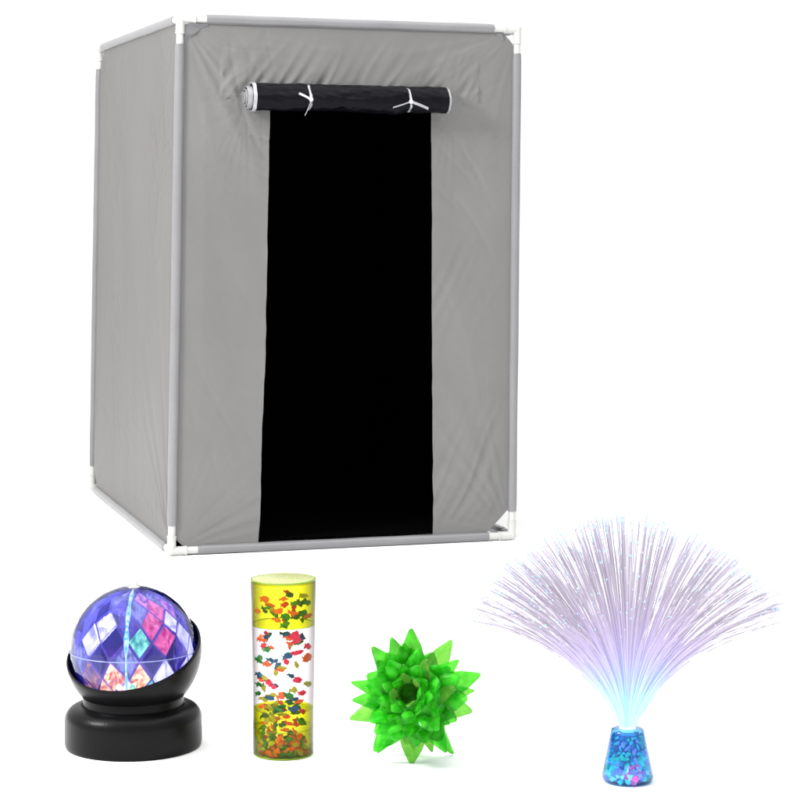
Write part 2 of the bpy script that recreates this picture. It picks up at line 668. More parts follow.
# ============================================================== BALL LAMP
M_blk = mat('satin black plastic', (0.004, 0.004, 0.0045), rough=0.30, spec=0.12, bump=0.15, bscale=500)
bp = ground(133.5, 745)
KP = F / bp.y                       # photo pixels per metre there
lamp = thing('rotating_ball_lamp', 'disco ball night lamp with faceted blue violet dome on a round black base', 'lamp', bp)
m_ = lambda px: px / KP
Rb = m_(68.3)
bh = m_(34)
bm = bmesh.new()
lathe(bm, [(0, 0.002), (Rb * 0.93, 0.002), (Rb * 0.95, 0), (Rb * 0.975, 0), (Rb * 0.99, 0.002), (Rb, 0.006), (Rb, bh * 0.82), (Rb * 0.99, bh * 0.93), (Rb * 0.965, bh * 1.03),
           (Rb * 0.92, bh * 1.13), (Rb * 0.86, bh * 1.19), (Rb * 0.80, bh * 1.22), (Rb * 0.76, bh * 1.23), (Rb * 0.755, bh * 1.22), (0, bh * 1.22)], 96)
base = part('base', bm, M_blk, lamp)
autosmooth(base, 50)
bm = bmesh.new()
nt_ = bh * 1.22 + m_(17)
lathe(bm, [(0, bh * 1.1), (Rb * 0.735, bh * 1.1), (Rb * 0.735, nt_ - 0.002), (Rb * 0.72, nt_), (0, nt_)], 96)
nk = part('neck', bm, M_blk, lamp)
autosmooth(nk, 40)
# sphere centre
zc = zat(649.5, bp.y)
Cc = Vector((0, 0, zc))
Rc = m_(68.0)
Rd = m_(63.2)
# tilted cup
tilt = Matrix.Rotation(math.radians(-9), 4, 'Y') @ Matrix.Rotation(math.radians(25), 4, 'X')
bm = bmesh.new()
prof = []
NB = 30
for i in range(NB + 1):
    a = PI / 2 * (1 - i / NB)
    prof.append((Rc * math.sin(PI / 2 - a) if i else 0, -Rc * math.cos(PI / 2 - a)))
prof = [(Rc * math.sin(t), -Rc * math.cos(t)) for t in [PI / 2 * i / NB for i in range(NB + 1)]]
prof[0] = (0, -Rc)
prof += [(Rc - 0.0008, 0.0012), (Rc - 0.0022, 0.0012), (Rc - 0.003, 0)]
Ri = Rc - 0.003
prof += [(Ri * math.sin(t), -Ri * math.cos(t)) for t in [PI / 2 * (1 - i / NB) for i in range(1, NB)]] + [(0, -Ri)]
lathe(bm, prof, 96, Matrix.Translation(Cc) @ tilt)
cup = part('cup', bm, M_blk, lamp)
autosmooth(cup, 50)
# pivot screws on the cup rim are not visible; dome
M_dome = clear_mat('violet clear plastic', (0.66, 0.66, 1.0), edge=(0.18, 0.20, 0.90), rough=0.04, diffuse=(0.10, 0.11, 0.75), dfac=0.05, ior=1.42, gloss=(0.85, 0.88, 1), inner=True)


def facet_dome(sgn):
    """half shell of diamond facets"""
    bm = bmesh.new()
    rows = 6
    seg = 20
    rg = []
    for i in range(rows + 1):
        el = PI / 2 * i / rows
        if i == rows:
            rg.append([bm.verts.new(Cc + Vector((0, 0, sgn * Rd)))])
        else:
            off = 0.5 * (i % 2)
            rg.append([bm.verts.new(Cc + Rd * Vector((math.cos(el) * math.cos(2 * PI * (k + off) / seg),
                                                      math.cos(el) * math.sin(2 * PI * (k + off) / seg), sgn * math.sin(el)))) for k in range(seg)])
    for i in range(rows):
        a_, b_ = rg[i], rg[i + 1]
        for k in range(seg):
            if len(b_) == 1:
                bm.faces.new((a_[k], a_[(k + 1) % seg], b_[0]))
            elif i % 2 == 0:
                bm.faces.new((a_[k], a_[(k + 1) % seg], b_[k]))
                bm.faces.new((b_[k], a_[(k + 1) % seg], b_[(k + 1) % seg]))
            else:
                bm.faces.new((a_[k], b_[(k + 1) % seg], b_[k]))
                bm.faces.new((a_[k], a_[(k + 1) % seg], b_[(k + 1) % seg]))
    bmesh.ops.subdivide_edges(bm, edges=bm.edges[:], cuts=2, use_grid_fill=True)
    # each facet bulges towards the sphere, but not all the way
    for v in bm.verts:
        d = (v.co - Cc)
        v.co = Cc + d.normalized() * (d.length * 0.45 + Rd * 0.55)
    bmesh.ops.recalc_face_normals(bm, faces=bm.faces)
    return bm


dome = part('dome', facet_dome(1), M_dome, lamp, smooth=False)
part('dome', facet_dome(-1), M_dome, lamp, smooth=False)
M_seam = mat('seam plastic', (0.22, 0.26, 0.5), rough=0.15, spec=0.8, emit=(0.6, 0.7, 1.0), estr=0.05)  # bright seam line helped by a faint glow in the material
bm = bmesh.new()
tube(bm, [Cc + Vector((Rd * 1.002 * math.cos(2 * PI * k / 96), Rd * 1.002 * math.sin(2 * PI * k / 96), 0)) for k in range(97)], 0.00055, 8)
part('seam_ring', bm, M_seam, lamp)
M_chrome = mat('chrome', (0.7, 0.7, 0.68), rough=0.15, metal=1.0)
bm = bmesh.new()
lathe(bm, [(0.0080, Rd - 0.0008), (0.0078, Rd + 0.0006), (0.0046, Rd + 0.0010), (0.0044, Rd + 0.0030), (0.0032, Rd + 0.0044), (0, Rd + 0.0048)], 32, Matrix.Translation(Cc))
part('top_screw', bm, M_chrome, lamp)

# inner lens ball: diamond facets, the coloured light painted on as glow
def lit(name, c_hi, c_lo, e_hi, scale=70, seed_=0.0, rough=0.15):
    """lens plastic with uneven streaks of LED light put into its emission"""
    m, nt, p, out = nodes_mat(name)
    N, L = nt.nodes, nt.links
    tc = N.new('ShaderNodeTexCoord')
    mp = N.new('ShaderNodeMapping')
    mp.inputs['Location'].default_value = (seed_, seed_ * 2, 0)
    mp.inputs['Scale'].default_value = (1, 1, 0.6)
    L.new(tc.outputs['Object'], mp.inputs[0])
    n = N.new('ShaderNodeTexNoise')
    n.inputs['Scale'].default_value = scale
    n.inputs['Detail'].default_value = 3
    n.inputs['Distortion'].default_value = 1.5
    L.new(mp.outputs[0], n.inputs['Vector'])
    r = N.new('ShaderNodeValToRGB')
    r.color_ramp.elements[0].position = 0.36
    r.color_ramp.elements[1].position = 0.62
    r.color_ramp.elements[0].color = (*c_lo, 1)
    r.color_ramp.elements[1].color = (*c_hi, 1)
    L.new(n.outputs['Fac'], r.inputs['Fac'])
    L.new(r.outputs['Color'], p.inputs['Emission Color'])
    p.inputs['Emission Strength'].default_value = e_hi
    p.inputs['Base Color'].default_value = (*[c * 0.15 for c in c_hi], 1)
    p.inputs['Roughness'].default_value = rough
    return m


glow = {
    'white': lit('lit white lens', (1.0, 1.0, 1.0), (0.30, 0.30, 0.70), 1.9, 45),
    'pink': lit('lit pink lens', (1.0, 0.20, 0.35), (0.50, 0.01, 0.12), 1.7, 75, 3.0),
    'rose': lit('lit rose lens', (1.0, 0.40, 0.62), (0.20, 0.03, 0.30), 1.5, 75, 5.0),
    'orange': lit('lit orange lens', (1.0, 0.60, 0.25), (0.35, 0.02, 0.02), 3.0, 85, 7.0),
    'amber': lit('lit amber lens', (0.80, 0.35, 0.20), (0.12, 0.08, 0.22), 1.3, 80, 8.0),
    'cyan': lit('lit cyan lens', (0.5, 1.0, 1.0), (0.02, 0.40, 0.55), 1.8, 80, 9.0),
    'green': lit('lit green lens', (0.35, 1.0, 0.6), (0.02, 0.30, 0.20), 1.7, 80, 11.0),
    'hot': lit('white hot lens', (1.0, 0.95, 0.75), (1.0, 0.30, 0.06), 3.2, 70, 21.0),
    'yellow': mat('lit yellow bulb', (0.9, 0.8, 0.3), rough=0.2, emit=(1.0, 0.85, 0.35), estr=5.0),
    'slate': lit('grey violet lens', (0.50, 0.55, 0.95), (0.012, 0.012, 0.11), 0.9, 75, 13.0),
    'blue': lit('blue lens', (0.14, 0.16, 0.95), (0.015, 0.012, 0.25), 0.85, 50, 15.0),
    'dark': clear_mat('dark violet lens', (0.30, 0.30, 0.75), rough=0.05, diffuse=(0.02, 0.02, 0.16), dfac=0.5),
    'clear': clear_mat('pale violet lens', (0.80, 0.80, 1.0), rough=0.05, diffuse=(0.4, 0.42, 0.9), dfac=0.25, inner=True),
}
dg = math.radians
rI = Rd * 0.70
RI = Rd * 0.945
NSEG = 13
els = [-66, -52, -36, -18, 0, 17, 34, 50, 66, 80]


def sph(az, el, r):
    a, e = dg(az), dg(el)
    return Cc + Vector((math.sin(a) * math.cos(e), -math.cos(a) * math.cos(e), math.sin(e))) * r


# facet colour by its row and by the column counted from the side that faces the viewer
special = {
    (8, 0): 'clear', (8, 1): 'rose', (8, -2): 'clear', (7, 0): 'slate', (7, 1): 'pink', (7, -1): 'clear', (7, 2): 'rose',
    (6, -2): 'clear', (6, -1): 'white', (6, 0): 'clear', (6, 1): 'pink', (6, 2): 'white', (6, 3): 'clear',
    (5, -3): 'clear', (5, -2): 'white', (5, -1): 'dark', (5, 0): 'green', (5, 1): 'pink', (5, 2): 'white',
    (4, -3): 'slate', (4, -2): 'slate', (4, -1): 'dark', (4, 0): 'slate', (4, 1): 'dark', (4, 2): 'clear', (4, 3): 'white',
    (3, -3): 'clear', (3, -2): 'amber', (3, -1): 'orange', (3, 0): 'orange', (3, 1): 'white', (3, 2): 'white', (3, -4): 'slate',
    (2, -2): 'amber', (2, -1): 'orange', (2, 0): 'hot', (2, 1): 'green', (2, 2): 'white', (2, 3): 'clear',
    (1, 0): 'hot', (1, 1): 'orange', (1, -1): 'orange', (1, 2): 'slate',
}
for ri in range(1, len(els) - 1):
    e0, em, e1 = els[ri - 1], els[ri], els[ri + 1]
    off = 0.5 * (ri % 2)
    stp = 360 / NSEG
    for k in range(NSEG):
        az = (k + off) * stp
        kk = k if k <= NSEG // 2 else k - NSEG
        azn = (az + 180) % 360 - 180
        key = special.get((ri, kk)) or random.choice(('dark', 'clear', 'blue', 'clear', 'dark', 'clear', 'slate'))
        if abs(azn) > 95:
            key = random.choice(('dark', 'clear', 'dark'))
        bm = bmesh.new()
        g = 0.985
        ring = [sph(az, em + (e1 - em) * g, RI), sph(az + stp / 2 * g, em, RI), sph(az, em + (e0 - em) * g, RI), sph(az - stp / 2 * g, em, RI)]
        ctr = sph(az + random.uniform(-3, 3), em + random.uniform(-3, 3), RI * 0.955)
        for p_ in ring:
            jn = noise.noise_vector((p_ - Cc) * 48) * 0.0062
            p_ += jn - (p_ - Cc).normalized() * jn.dot((p_ - Cc).normalized())
        vs = [bm.verts.new(p_) for p_ in ring]
        cv = bm.verts.new(ctr)
        innr = [bm.verts.new(p_.lerp(ctr, .15) + (p_ - Cc).normalized() * 0.0008) for p_ in ring]
        bk = bm.verts.new(sph(az, em, RI * 0.93))
        for i in range(4):
            j = (i + 1) % 4
            bm.faces.new((vs[i], vs[j], innr[j], innr[i])).material_index = 1
            bm.faces.new((innr[i], innr[j], cv))
            bm.faces.new((vs[j], vs[i], bk)).material_index = 1
        bmesh.ops.recalc_face_normals(bm, faces=bm.faces)
        part('lens_facet', bm, [glow[key], glow['clear']], lamp, smooth=False)
# central column, its light put into the material as glow
M_rod = lit('lit column', (0.75, 1.0, 1.0), (0.02, 0.50, 0.55), 1.7, 120, 2.0)
bm = bmesh.new()
for e_, r_ in ((0, 0),):
    tube(bm, [sph(0, e, Rd * 0.955) for e in (-38, -24, -10, 4, 12, 22, 32, 44, 58, 72, 86)],
         [0.0010, 0.0022, 0.0012, 0.0010, 0.0024, 0.0034, 0.0016, 0.0030, 0.0016, 0.0022, 0.0012], 6)
part('light_column', bm, M_rod, lamp, smooth=False)
# LEDs on their board
M_board = mat('white led board', (0.5, 0.5, 0.5), rough=0.5)
bm = bmesh.new()
lathe(bm, [(0, -Rd * 0.62), (Rd * 0.5, -Rd * 0.62), (Rd * 0.5, -Rd * 0.58), (0, -Rd * 0.58)], 32, Matrix.Translation(Cc))
autosmooth(part('led_board', bm, M_board, lamp))
for x_, y_, m_n, z_ in ((-8, -25, 'yellow', 0), (-17, -15, 'orange', 0), (6, -25, 'green', 0)):
    bm = bmesh.new()
    lathe(bm, [(0, 0.0034), (0.0020, 0.0029), (0.0030, 0.0018), (0.0033, 0), (0.0027, -0.003), (0, -0.003)], 20,
          Matrix.Translation(sph(x_, y_, Rd * 0.957)) @ Matrix.Rotation(dg(95), 4, 'X'))
    part('led_bulb', bm, glow[m_n], lamp)


def point(loc, col, e, r=0.006):
    l = bpy.data.lights.new('led_light', 'POINT')
    l.energy = e
    l.color = col
    l.shadow_soft_size = r
    o = bpy.data.objects.new('led_light', l)
    COL.objects.link(o)
    o.parent = lamp
    o.location = loc


point(Cc + Vector((-0.006, -0.022, -0.020)), (1.0, 0.45, 0.2), 0.10)
point(Cc + Vector((0.018, -0.010, 0.030)), (1.0, 0.15, 0.4), 0.09)
point(Cc + Vector((-0.014, -0.006, 0.020)), (0.25, 0.3, 1.0), 0.16)

# ============================================================ LIQUID TUBE
tp = ground(283.3, 753.5)
KP = F / tp.y
tubeO = thing('liquid_timer_tube', 'clear round tube with yellow ends and colourful floating confetti fish', 'liquid timer', tp)
Rt0, Rt1 = 30.0 / KP, 32.8 / KP
Ht = zat(578, tp.y)
rad_at = lambda z: Rt0 + (Rt1 - Rt0) * z / Ht
zy = lambda y: zat(560 + y / 3.81, tp.y)      # rows of the enlarged crop
M_shell = clear_mat('clear acrylic', (0.93, 0.915, 0.93), edge=(0.12, 0.10, 0.10), rough=0.04, blend=0.45, ior=1.2)
M_yel = clear_mat('yellow liquid', (0.96, 0.96, 0.14), edge=(0.58, 0.62, 0.01), rough=0.05, diffuse=(0.80, 0.82, 0.02), dfac=0.05, ior=1.2)
M_yel2 = clear_mat('yellow green liquid', (0.96, 0.96, 0.15), edge=(0.55, 0.62, 0.01), rough=0.05, diffuse=(0.74, 0.78, 0.02), dfac=0.05, ior=1.2)
M_rim = clear_mat('lime rim', (0.75, 0.92, 0.15), edge=(0.35, 0.62, 0.05), rough=0.05, diffuse=(0.5, 0.75, 0.04), dfac=0.4)

bm = bmesh.new()
lathe(bm, [(0, 0.0), (Rt0 - 0.002, 0.0), (Rt0, 0.002), (rad_at(Ht * .5), Ht * .5), (Rt1, Ht - 0.002), (Rt1 - 0.001, Ht)], 80)
sh = part('tube_shell', bm, M_shell, tubeO)
autosmooth(sh, 40)
z1 = zy(243)
z2 = zy(560)
bm = bmesh.new()
lathe(bm, [(0, z1 + 0.002), (rad_at(z1) * .93, z1 + .0015), (rad_at(z1) - 0.0010, z1), (Rt1 - 0.0010, Ht - 0.004), (0, Ht - 0.004)], 80)
autosmooth(part('yellow_liquid', bm, M_yel, tubeO, label='yellow liquid filling the upper end'), 40)
bm = bmesh.new()
lathe(bm, [(0, 0.002), (Rt0 - 0.0012, 0.003), (rad_at(z2) - 0.0010, z2), (rad_at(z2) * .93, z2 - .0015), (0, z2 - 0.0015)], 80)
autosmooth(part('yellow_liquid', bm, M_yel2, tubeO, label='yellow liquid at the lower end'), 40)
# divider ring near the bottom and lime rims
for z_, r_ in ((zy(634), .00045), (zy(243), .00045), (Ht - 0.001, .0009), (0.0015, .0010)):
    bm = bmesh.new()
    R_ = rad_at(z_) - 0.0008
    tube(bm, [Vector((R_ * math.cos(2 * PI * k / 72), R_ * math.sin(2 * PI * k / 72), z_)) for k in range(73)], r_, 8)
    part('rim_ring', bm, M_rim, tubeO)
# speckled lid
m, nt, p, out = nodes_mat('speckled lid')
N, L = nt.nodes, nt.links
tc = N.new('ShaderNodeTexCoord')
vo = N.new('ShaderNodeTexNoise')
vo.inputs['Scale'].default_value = 420
vo.inputs['Detail'].default_value = 3
L.new(tc.outputs['Object'], vo.inputs['Vector'])
cr = N.new('ShaderNodeValToRGB')
e = cr.color_ramp.elements
e[0].position, e[0].color = 0.30, (0.10, 0.26, 0.02, 1)
e[1].position, e[1].color = 0.62, (0.46, 0.46, 0.33, 1)
q = cr.color_ramp.elements.new(0.42)
q.color = (0.42, 0.46, 0.15, 1)
q = cr.color_ramp.elements.new(0.75)
q.color = (0.48, 0.28, 0.20, 1)
L.new(vo.outputs['Fac'], cr.inputs['Fac'])
L.new(cr.outputs['Color'], p.inputs['Base Color'])
p.inputs['Roughness'].default_value = 0.25
bm = bmesh.new()
lathe(bm, [(0, Ht - 0.0025), (Rt1 - 0.0022, Ht - 0.0025), (Rt1 - 0.0020, Ht - 0.0004), (Rt1 - 0.0035, Ht), (0, Ht)], 72)
autosmooth(part('lid', bm, m, tubeO))

conf = {
    'o': mat('orange flake', (0.80, 0.115, 0.006), rough=0.45),
    'g': mat('green flake', (0.014, 0.19, 0.012), rough=0.45, var=0.4, vscale=300),
    't': mat('teal flake', (0.004, 0.080, 0.150), rough=0.45, var=0.4, vscale=300),
    'p': mat('pink flake', (0.78, 0.018, 0.065), rough=0.45),
    'y': mat('olive flake', (0.42, 0.38, 0.008), rough=0.45),
}
KEYS = list(conf)


def flake(bm, P, size, yaw, tiltv, mi):
    """small fish-like flake, about 1 mm thick, with notched tail"""
    L_ = size
    out_ = [(-1, 0.35), (-0.62, 0.08), (-0.3, 0.42), (0.15, 0.52), (0.6, 0.35), (1, 0.0), (0.6, -0.35), (0.1, -0.50), (-0.3, -0.38), (-0.62, -0.08), (-1, -0.4), (-0.85, 0)]
    R = Matrix.Rotation(yaw, 3, 'Z') @ Matrix.Rotation(PI / 2 + tiltv[0], 3, 'X') @ Matrix.Rotation(tiltv[1], 3, 'Z')
    sy = random.uniform(0.8, 1.35)
    fr, bk = [], []
    for x, y in out_:
        jx = x + random.uniform(-.20, .20)
        jy = y * sy + random.uniform(-.20, .20)
        fr.append(bm.verts.new(P + R @ Vector((jx * L_, jy * L_, 0.0006 + 0.0005 * math.sin(x * 3)))))
        bk.append(bm.verts.new(P + R @ Vector((jx * L_, jy * L_, -0.0006 + 0.0005 * math.sin(x * 3)))))
    n = len(fr)
    cF = bm.verts.new(P + R @ Vector((0, 0, 0.0012)))
    cB = bm.verts.new(P + R @ Vector((0, 0, -0.0012)))
    for i in range(n):
        j = (i + 1) % n
        for f in ((fr[i], fr[j], cF), (bk[j], bk[i], cB), (fr[j], fr[i], bk[i], bk[j])):
            bm.faces.new(f).material_index = mi


spots = []
T = {
 'o': [(97,188),(135,135),(155,158),(190,180),(185,213),(110,284),(122,292),(236,275),(140,383),(316,369),(322,362),(108,443),(205,498),(285,521),(112,545),(122,606),(215,132),(256,188),(327,205)],
 'g': [(145,165),(265,150),(315,155),(225,195),(300,188),(290,192),(220,230),(138,325),(100,365),(106,376),(100,465),(235,500),(190,548),(115,625),(292,598),(280,303),(225,205),(205,540),(268,565),(95,500),(238,492)],
 't': [(292,285),(220,262),(232,348),(155,364),(175,368),(100,425),(152,507),(262,517),(120,580),(260,547),(210,605),(196,556),(268,200),(132,580)],
 'p': [(262,278),(275,288),(262,268),(262,340),(278,336),(145,448),(166,465),(275,443),(228,577),(242,602),(300,565),(325,322),(270,300)],
 'y': [(210,392),(130,435),(260,480),(160,497),(120,517),(150,547),(135,592),(325,465),(208,568),(300,125),(160,592)],
}
for k_, l_ in T.items():
    for x, y in l_:
        u = max(-0.93, min(0.93, (x - 208) / 122.0))
        spots.append((k_, u, zy(y), random.uniform(0.80, 0.96), random.uniform(0.0052, 0.0070)))
cnt = len(spots)
rest = []
for i in range(115):
    y = 640 + 105 * random.random() ** 0.8
    rest.append((random.choice('oogggyoy'), random.uniform(-0.93, 0.93), zy(y), random.uniform(0.35, 0.97), random.uniform(0.0050, 0.0066)))
for i in range(60):
    rest.append((random.choice('ogtpy'), random.uniform(-0.8, 0.8), zy(random.choice((random.uniform(115, 235), random.uniform(440, 640), random.uniform(540, 640), random.uniform(260, 450)))), random.uniform(-0.8, 0.7), 0.0054))
rest.sort(key=lambda s: -s[3])
allf = spots + rest
print('flakes', len(spots), len(rest))
bm_rest = bmesh.new()
for i, (k_, u, z, dep, sz) in enumerate(allf):
    R_ = (rad_at(z) - 0.0055)
    xx = u * R_
    yy = -math.sqrt(max(0, R_ * R_ - xx * xx)) * dep
    P = Vector((xx, yy, max(0.006, z)))
    yaw = math.asin(max(-1, min(1, xx / R_))) * 0.7
    tl = (random.uniform(-0.7, 0.7), random.uniform(-0.5, 0.5) if i < cnt else random.uniform(-1.5, 1.5))
    if i < 100:
        b = bmesh.new()
        flake(b, P, sz, yaw, tl, 0)
        part('confetti_flake', b, conf[k_], tubeO, smooth=False)
    else:
        flake(bm_rest, P, sz, yaw, tl, KEYS.index(k_))
o = part('confetti_flakes', bm_rest, [conf[k] for k in KEYS], tubeO, smooth=False)
o['kind'] = 'stuff'

# ============================================================== GREEN BALL
gp = ground(414, 765)
KP = F / gp.y
ball = thing('spiky_crystal_ball', 'bright translucent green spiky rubber ball with a dark round hole', 'toy ball', gp)
Cz = zat(698, gp.y)
Cg = Vector((0, 0, Cz))


def green(name, c1, c2, tfac, emi=0.0):
    m = bpy.data.materials.new(name)
    m.use_nodes = True
    nt = m.node_tree
    N, L = nt.nodes, nt.links
    N.remove(N['Principled BSDF'])
    out = N['Material Output']
    tc = N.new('ShaderNodeTexCoord')
    no = N.new('ShaderNodeTexNoise')
    no.inputs['Scale'].default_value = 75
    no.inputs['Detail'].default_value = 4
    L.new(tc.outputs['Object'], no.inputs['Vector'])
    cr = N.new('ShaderNodeValToRGB')
    cr.color_ramp.elements[0].position = 0.40
    cr.color_ramp.elements[1].position = 0.60
    cr.color_ramp.elements[0].color = (*c1, 1)
    cr.color_ramp.elements[1].color = (*c2, 1)
    L.new(no.outputs['Fac'], cr.inputs['Fac'])
    df = N.new('ShaderNodeBsdfDiffuse')
    tl = N.new('ShaderNodeBsdfTranslucent')
    tr = N.new('ShaderNodeBsdfTransparent')
    tr.inputs['Color'].default_value = (0.47, 0.80, 0.30, 1)
    for n_ in (df, tl):
        L.new(cr.outputs['Color'], n_.inputs['Color'])
    a = N.new('ShaderNodeMixShader')
    a.inputs[0].default_value = 0.42
    L.new(df.outputs[0], a.inputs[1])
    L.new(tl.outputs[0], a.inputs[2])
    b = N.new('ShaderNodeMixShader')
    b.inputs[0].default_value = tfac
    L.new(a.outputs[0], b.inputs[1])
    L.new(tr.outputs[0], b.inputs[2])
    gl = N.new('ShaderNodeBsdfGlossy')
    gl.inputs['Roughness'].default_value = 0.12
    bu = N.new('ShaderNodeBump')
    bu.inputs['Strength'].default_value = 0.4
    bu.inputs['Distance'].default_value = 0.002
    L.new(no.outputs['Fac'], bu.inputs['Height'])
    for n_ in (gl, df):
        L.new(bu.outputs[0], n_.inputs['Normal'])
    fr = N.new('ShaderNodeFresnel')
    fr.inputs['IOR'].default_value = 1.22
    c = N.new('ShaderNodeMixShader')
    L.new(fr.outputs[0], c.inputs[0])
    L.new(b.outputs[0], c.inputs[1])
    L.new(gl.outputs[0], c.inputs[2])
    L.new(c.outputs[0], out.inputs['Surface'])
    return m


G1 = green('green gel', (0.020, 0.60, 0.010), (0.12, 0.92, 0.06), 0.46)
G2 = green('green gel dark', (0.014, 0.36, 0.004), (0.06, 0.66, 0.02), 0.42)
G3 = green('green gel pale', (0.16, 0.52, 0.05), (0.32, 0.72, 0.12), 0.55)
M_gd = mat('dark green hollow', (0.06, 0.32, 0.02), rough=0.8, spec=0.1, var=0.6, vscale=90)
M_gcore = green('green gel core', (0.010, 0.34, 0.004), (0.05, 0.62, 0.02), 0.15)

# core: a ball with a hole that faces the viewer a little up and left
hole_dir = Vector((-0.26, -1.0, 0.44)).normalized()
Rk = 0.040
q = Vector((0, 0, 1)).rotation_difference(hole_dir).to_matrix().to_4x4()
bm = bmesh.new()
hr_ = 0.0145
a0 = math.asin(hr_ / Rk)
prof = [(Rk * math.sin(t), Rk * math.cos(t)) for t in [PI - (PI - a0) * i / 20 for i in range(21)]]
prof[0] = (0, -Rk)
lathe(bm, prof, 40, Matrix.Translation(Cg) @ q)
for v in bm.verts:
    d = v.co - Cg
    v.co = Cg + d * (1 + 0.05 * noise.noise(v.co * 60))
part('core', bm, M_gcore, ball, smooth=False)
bm = bmesh.new()
nrib = 22
sg = nrib * 2
rows = []
for j, (r, z) in enumerate(((hr_, Rk * math.cos(a0)), (hr_ * .96, Rk * 0.75), (hr_ * .92, Rk * .5), (hr_ * .85, Rk * .25), (hr_ * .6, Rk * .1))):
    rows.append([bm.verts.new(Matrix.Translation(Cg) @ q @ Vector(((r * (1 - 0.14 * (k % 2))) * math.cos(2 * PI * k / sg), (r * (1 - 0.14 * (k % 2))) * math.sin(2 * PI * k / sg), z)))
                 for k in range(sg)])
for a_, b_ in zip(rows, rows[1:]):
    for k in range(sg):
        bm.faces.new((a_[k], a_[(k + 1) % sg], b_[(k + 1) % sg], b_[k]))
bm.faces.new(rows[-1])
part('hollow', bm, M_gd, ball, smooth=False)


def spike(d, length, w, tk, rot, m_, r0=0.030, name='spike', skew=0.0):
    """flat crystal petal: a lens-section blade, widest a third of the way up, sharp tip"""
    d = d.normalized()
    x, y = frame_at(d)
    ca, sa = math.cos(rot), math.sin(rot)
    X, Y = x * ca + y * sa, y * ca - x * sa
    bm = bmesh.new()
    st = [(0.0, 0.75), (0.34, 1.0), (0.66, 0.70), (0.90, 0.30), (0.97, 0.16)]
    rg = []
    for t, s in st:
        c_ = Cg + d * (r0 + (length - r0) * t) + X * skew * t * w
        ww = w * s
        th = tk * (0.4 + 0.6 * s)
        rg.append([bm.verts.new(c_ + X * ww), bm.verts.new(c_ + X * ww * .4 + Y * th), bm.verts.new(c_ - X * ww * .4 + Y * th * .9),
                   bm.verts.new(c_ - X * ww), bm.verts.new(c_ - X * ww * .4 - Y * th), bm.verts.new(c_ + X * ww * .4 - Y * th * .9)])
    tip = bm.verts.new(Cg + d * length + X * skew * w)
    for a_, b_ in zip(rg, rg[1:]):
        for k in range(6):
            bm.faces.new((a_[k], a_[(k + 1) % 6], b_[(k + 1) % 6], b_[k]))
    for k in range(6):
        bm.faces.new((rg[-1][k], rg[-1][(k + 1) % 6], tip))
    bm.faces.new(rg[0])
    bmesh.ops.recalc_face_normals(bm, faces=bm.faces)
    bmesh.ops.bevel(bm, geom=bm.edges[:], offset=0.0005, segments=1, affect='EDGES')
    for v in bm.verts:                          # nothing sinks into the floor
        v.co.z = max(v.co.z, 0.0004)
    part(name, bm, m_, ball, smooth=False)


# silhouette spikes: tip seen at crop position (x, y), slight depth stagger, width
tips = [(380, 66, 0.05, 13.5, 2), (280, 102, -.12, 12, 2), (182, 163, 0.1, 13, 2), (76, 335, 0.0, 9, 1), (84, 412, -.2, 11, 1),
        (68, 530, 0.12, 12, 3), (192, 688, 0.05, 13, 1), (383, 758, 0.1, 15, 3), (488, 702, .2, 9, 3), (558, 682, -.1, 11.5, 1),
        (576, 562, 0.25, 8, 3), (690, 487, 0.05, 13.5, 3), (703, 392, .22, 9, 3), (732, 293, -.02, 13.5, 1), (620, 213, -.15, 10, 1), (588, 130, .12, 12.5, 3)]
gm = {1: G1, 2: G2, 3: G3}
for x, y, dy, w, mm in tips:
    dx = (335 + x / 5.0 - 414) / KP
    dz = -(615 + y / 5.0 - 698) / KP
    L_ = math.hypot(dx, dz)
    d = Vector((dx, dy * L_, dz))
    spike(d, d.length, w / KP * 1.05, 0.0035, PI / 2 + random.uniform(-.25, .25), gm[mm], r0=0.022)
# front and back spikes on a fibonacci sphere
NF = 62
for i in range(NF):
    y = 1 - 2 * (i + 0.5) / NF
    ph = i * 2.39996 + 0.4
    r = math.sqrt(1 - y * y)
    d = Vector((r * math.cos(ph), -y, r * math.sin(ph)))
    if d.angle(hole_dir) < 0.46:
        continue
    lat = abs(y)
    d = (d + Vector((random.uniform(-.12, .12), 0, random.uniform(-.12, .12)))).normalized()
    ln = (0.062 - 0.005 * lat) * random.uniform(0.88, 1.04)
    fold = d.cross(hole_dir)
    x_, y_ = frame_at(d)
    rot = math.atan2(fold.dot(y_), fold.dot(x_)) + random.uniform(-.5, .5)
    spike(d, ln, random.uniform(0.0125, 0.0175), 0.0036, rot, random.choice((G1, G1, G1, G2, G3)), r0=0.030, skew=random.uniform(-.4, .4))
for d in (Vector((-0.45, 0.55, -0.80)), Vector((0.50, 0.50, -0.82)), Vector((0.0, 0.75, -0.80))):
    d.normalize()
    spike(d, (Cz - 0.0006) / -d.z, 0.0125, 0.0040, random.uniform(0, 3), G1, r0=0.030)
for k in range(7):
    a = 2 * PI * k / 7 + 0.5
    X = q.to_3x3() @ Vector((math.cos(a), math.sin(a), 0))
    d = (hole_dir * 1.0 + X * 0.40).normalized()
    x_, y_ = frame_at(d)
    tang = hole_dir.cross(X)
    rot = math.atan2(tang.dot(y_), tang.dot(x_)) + random.uniform(-.5, .5)
    spike(d, 0.048 + random.uniform(-.003, .003), 0.0085, 0.0022, rot, random.choice((G1, G2, G3)), r0=0.034, skew=random.uniform(-.5, .5))
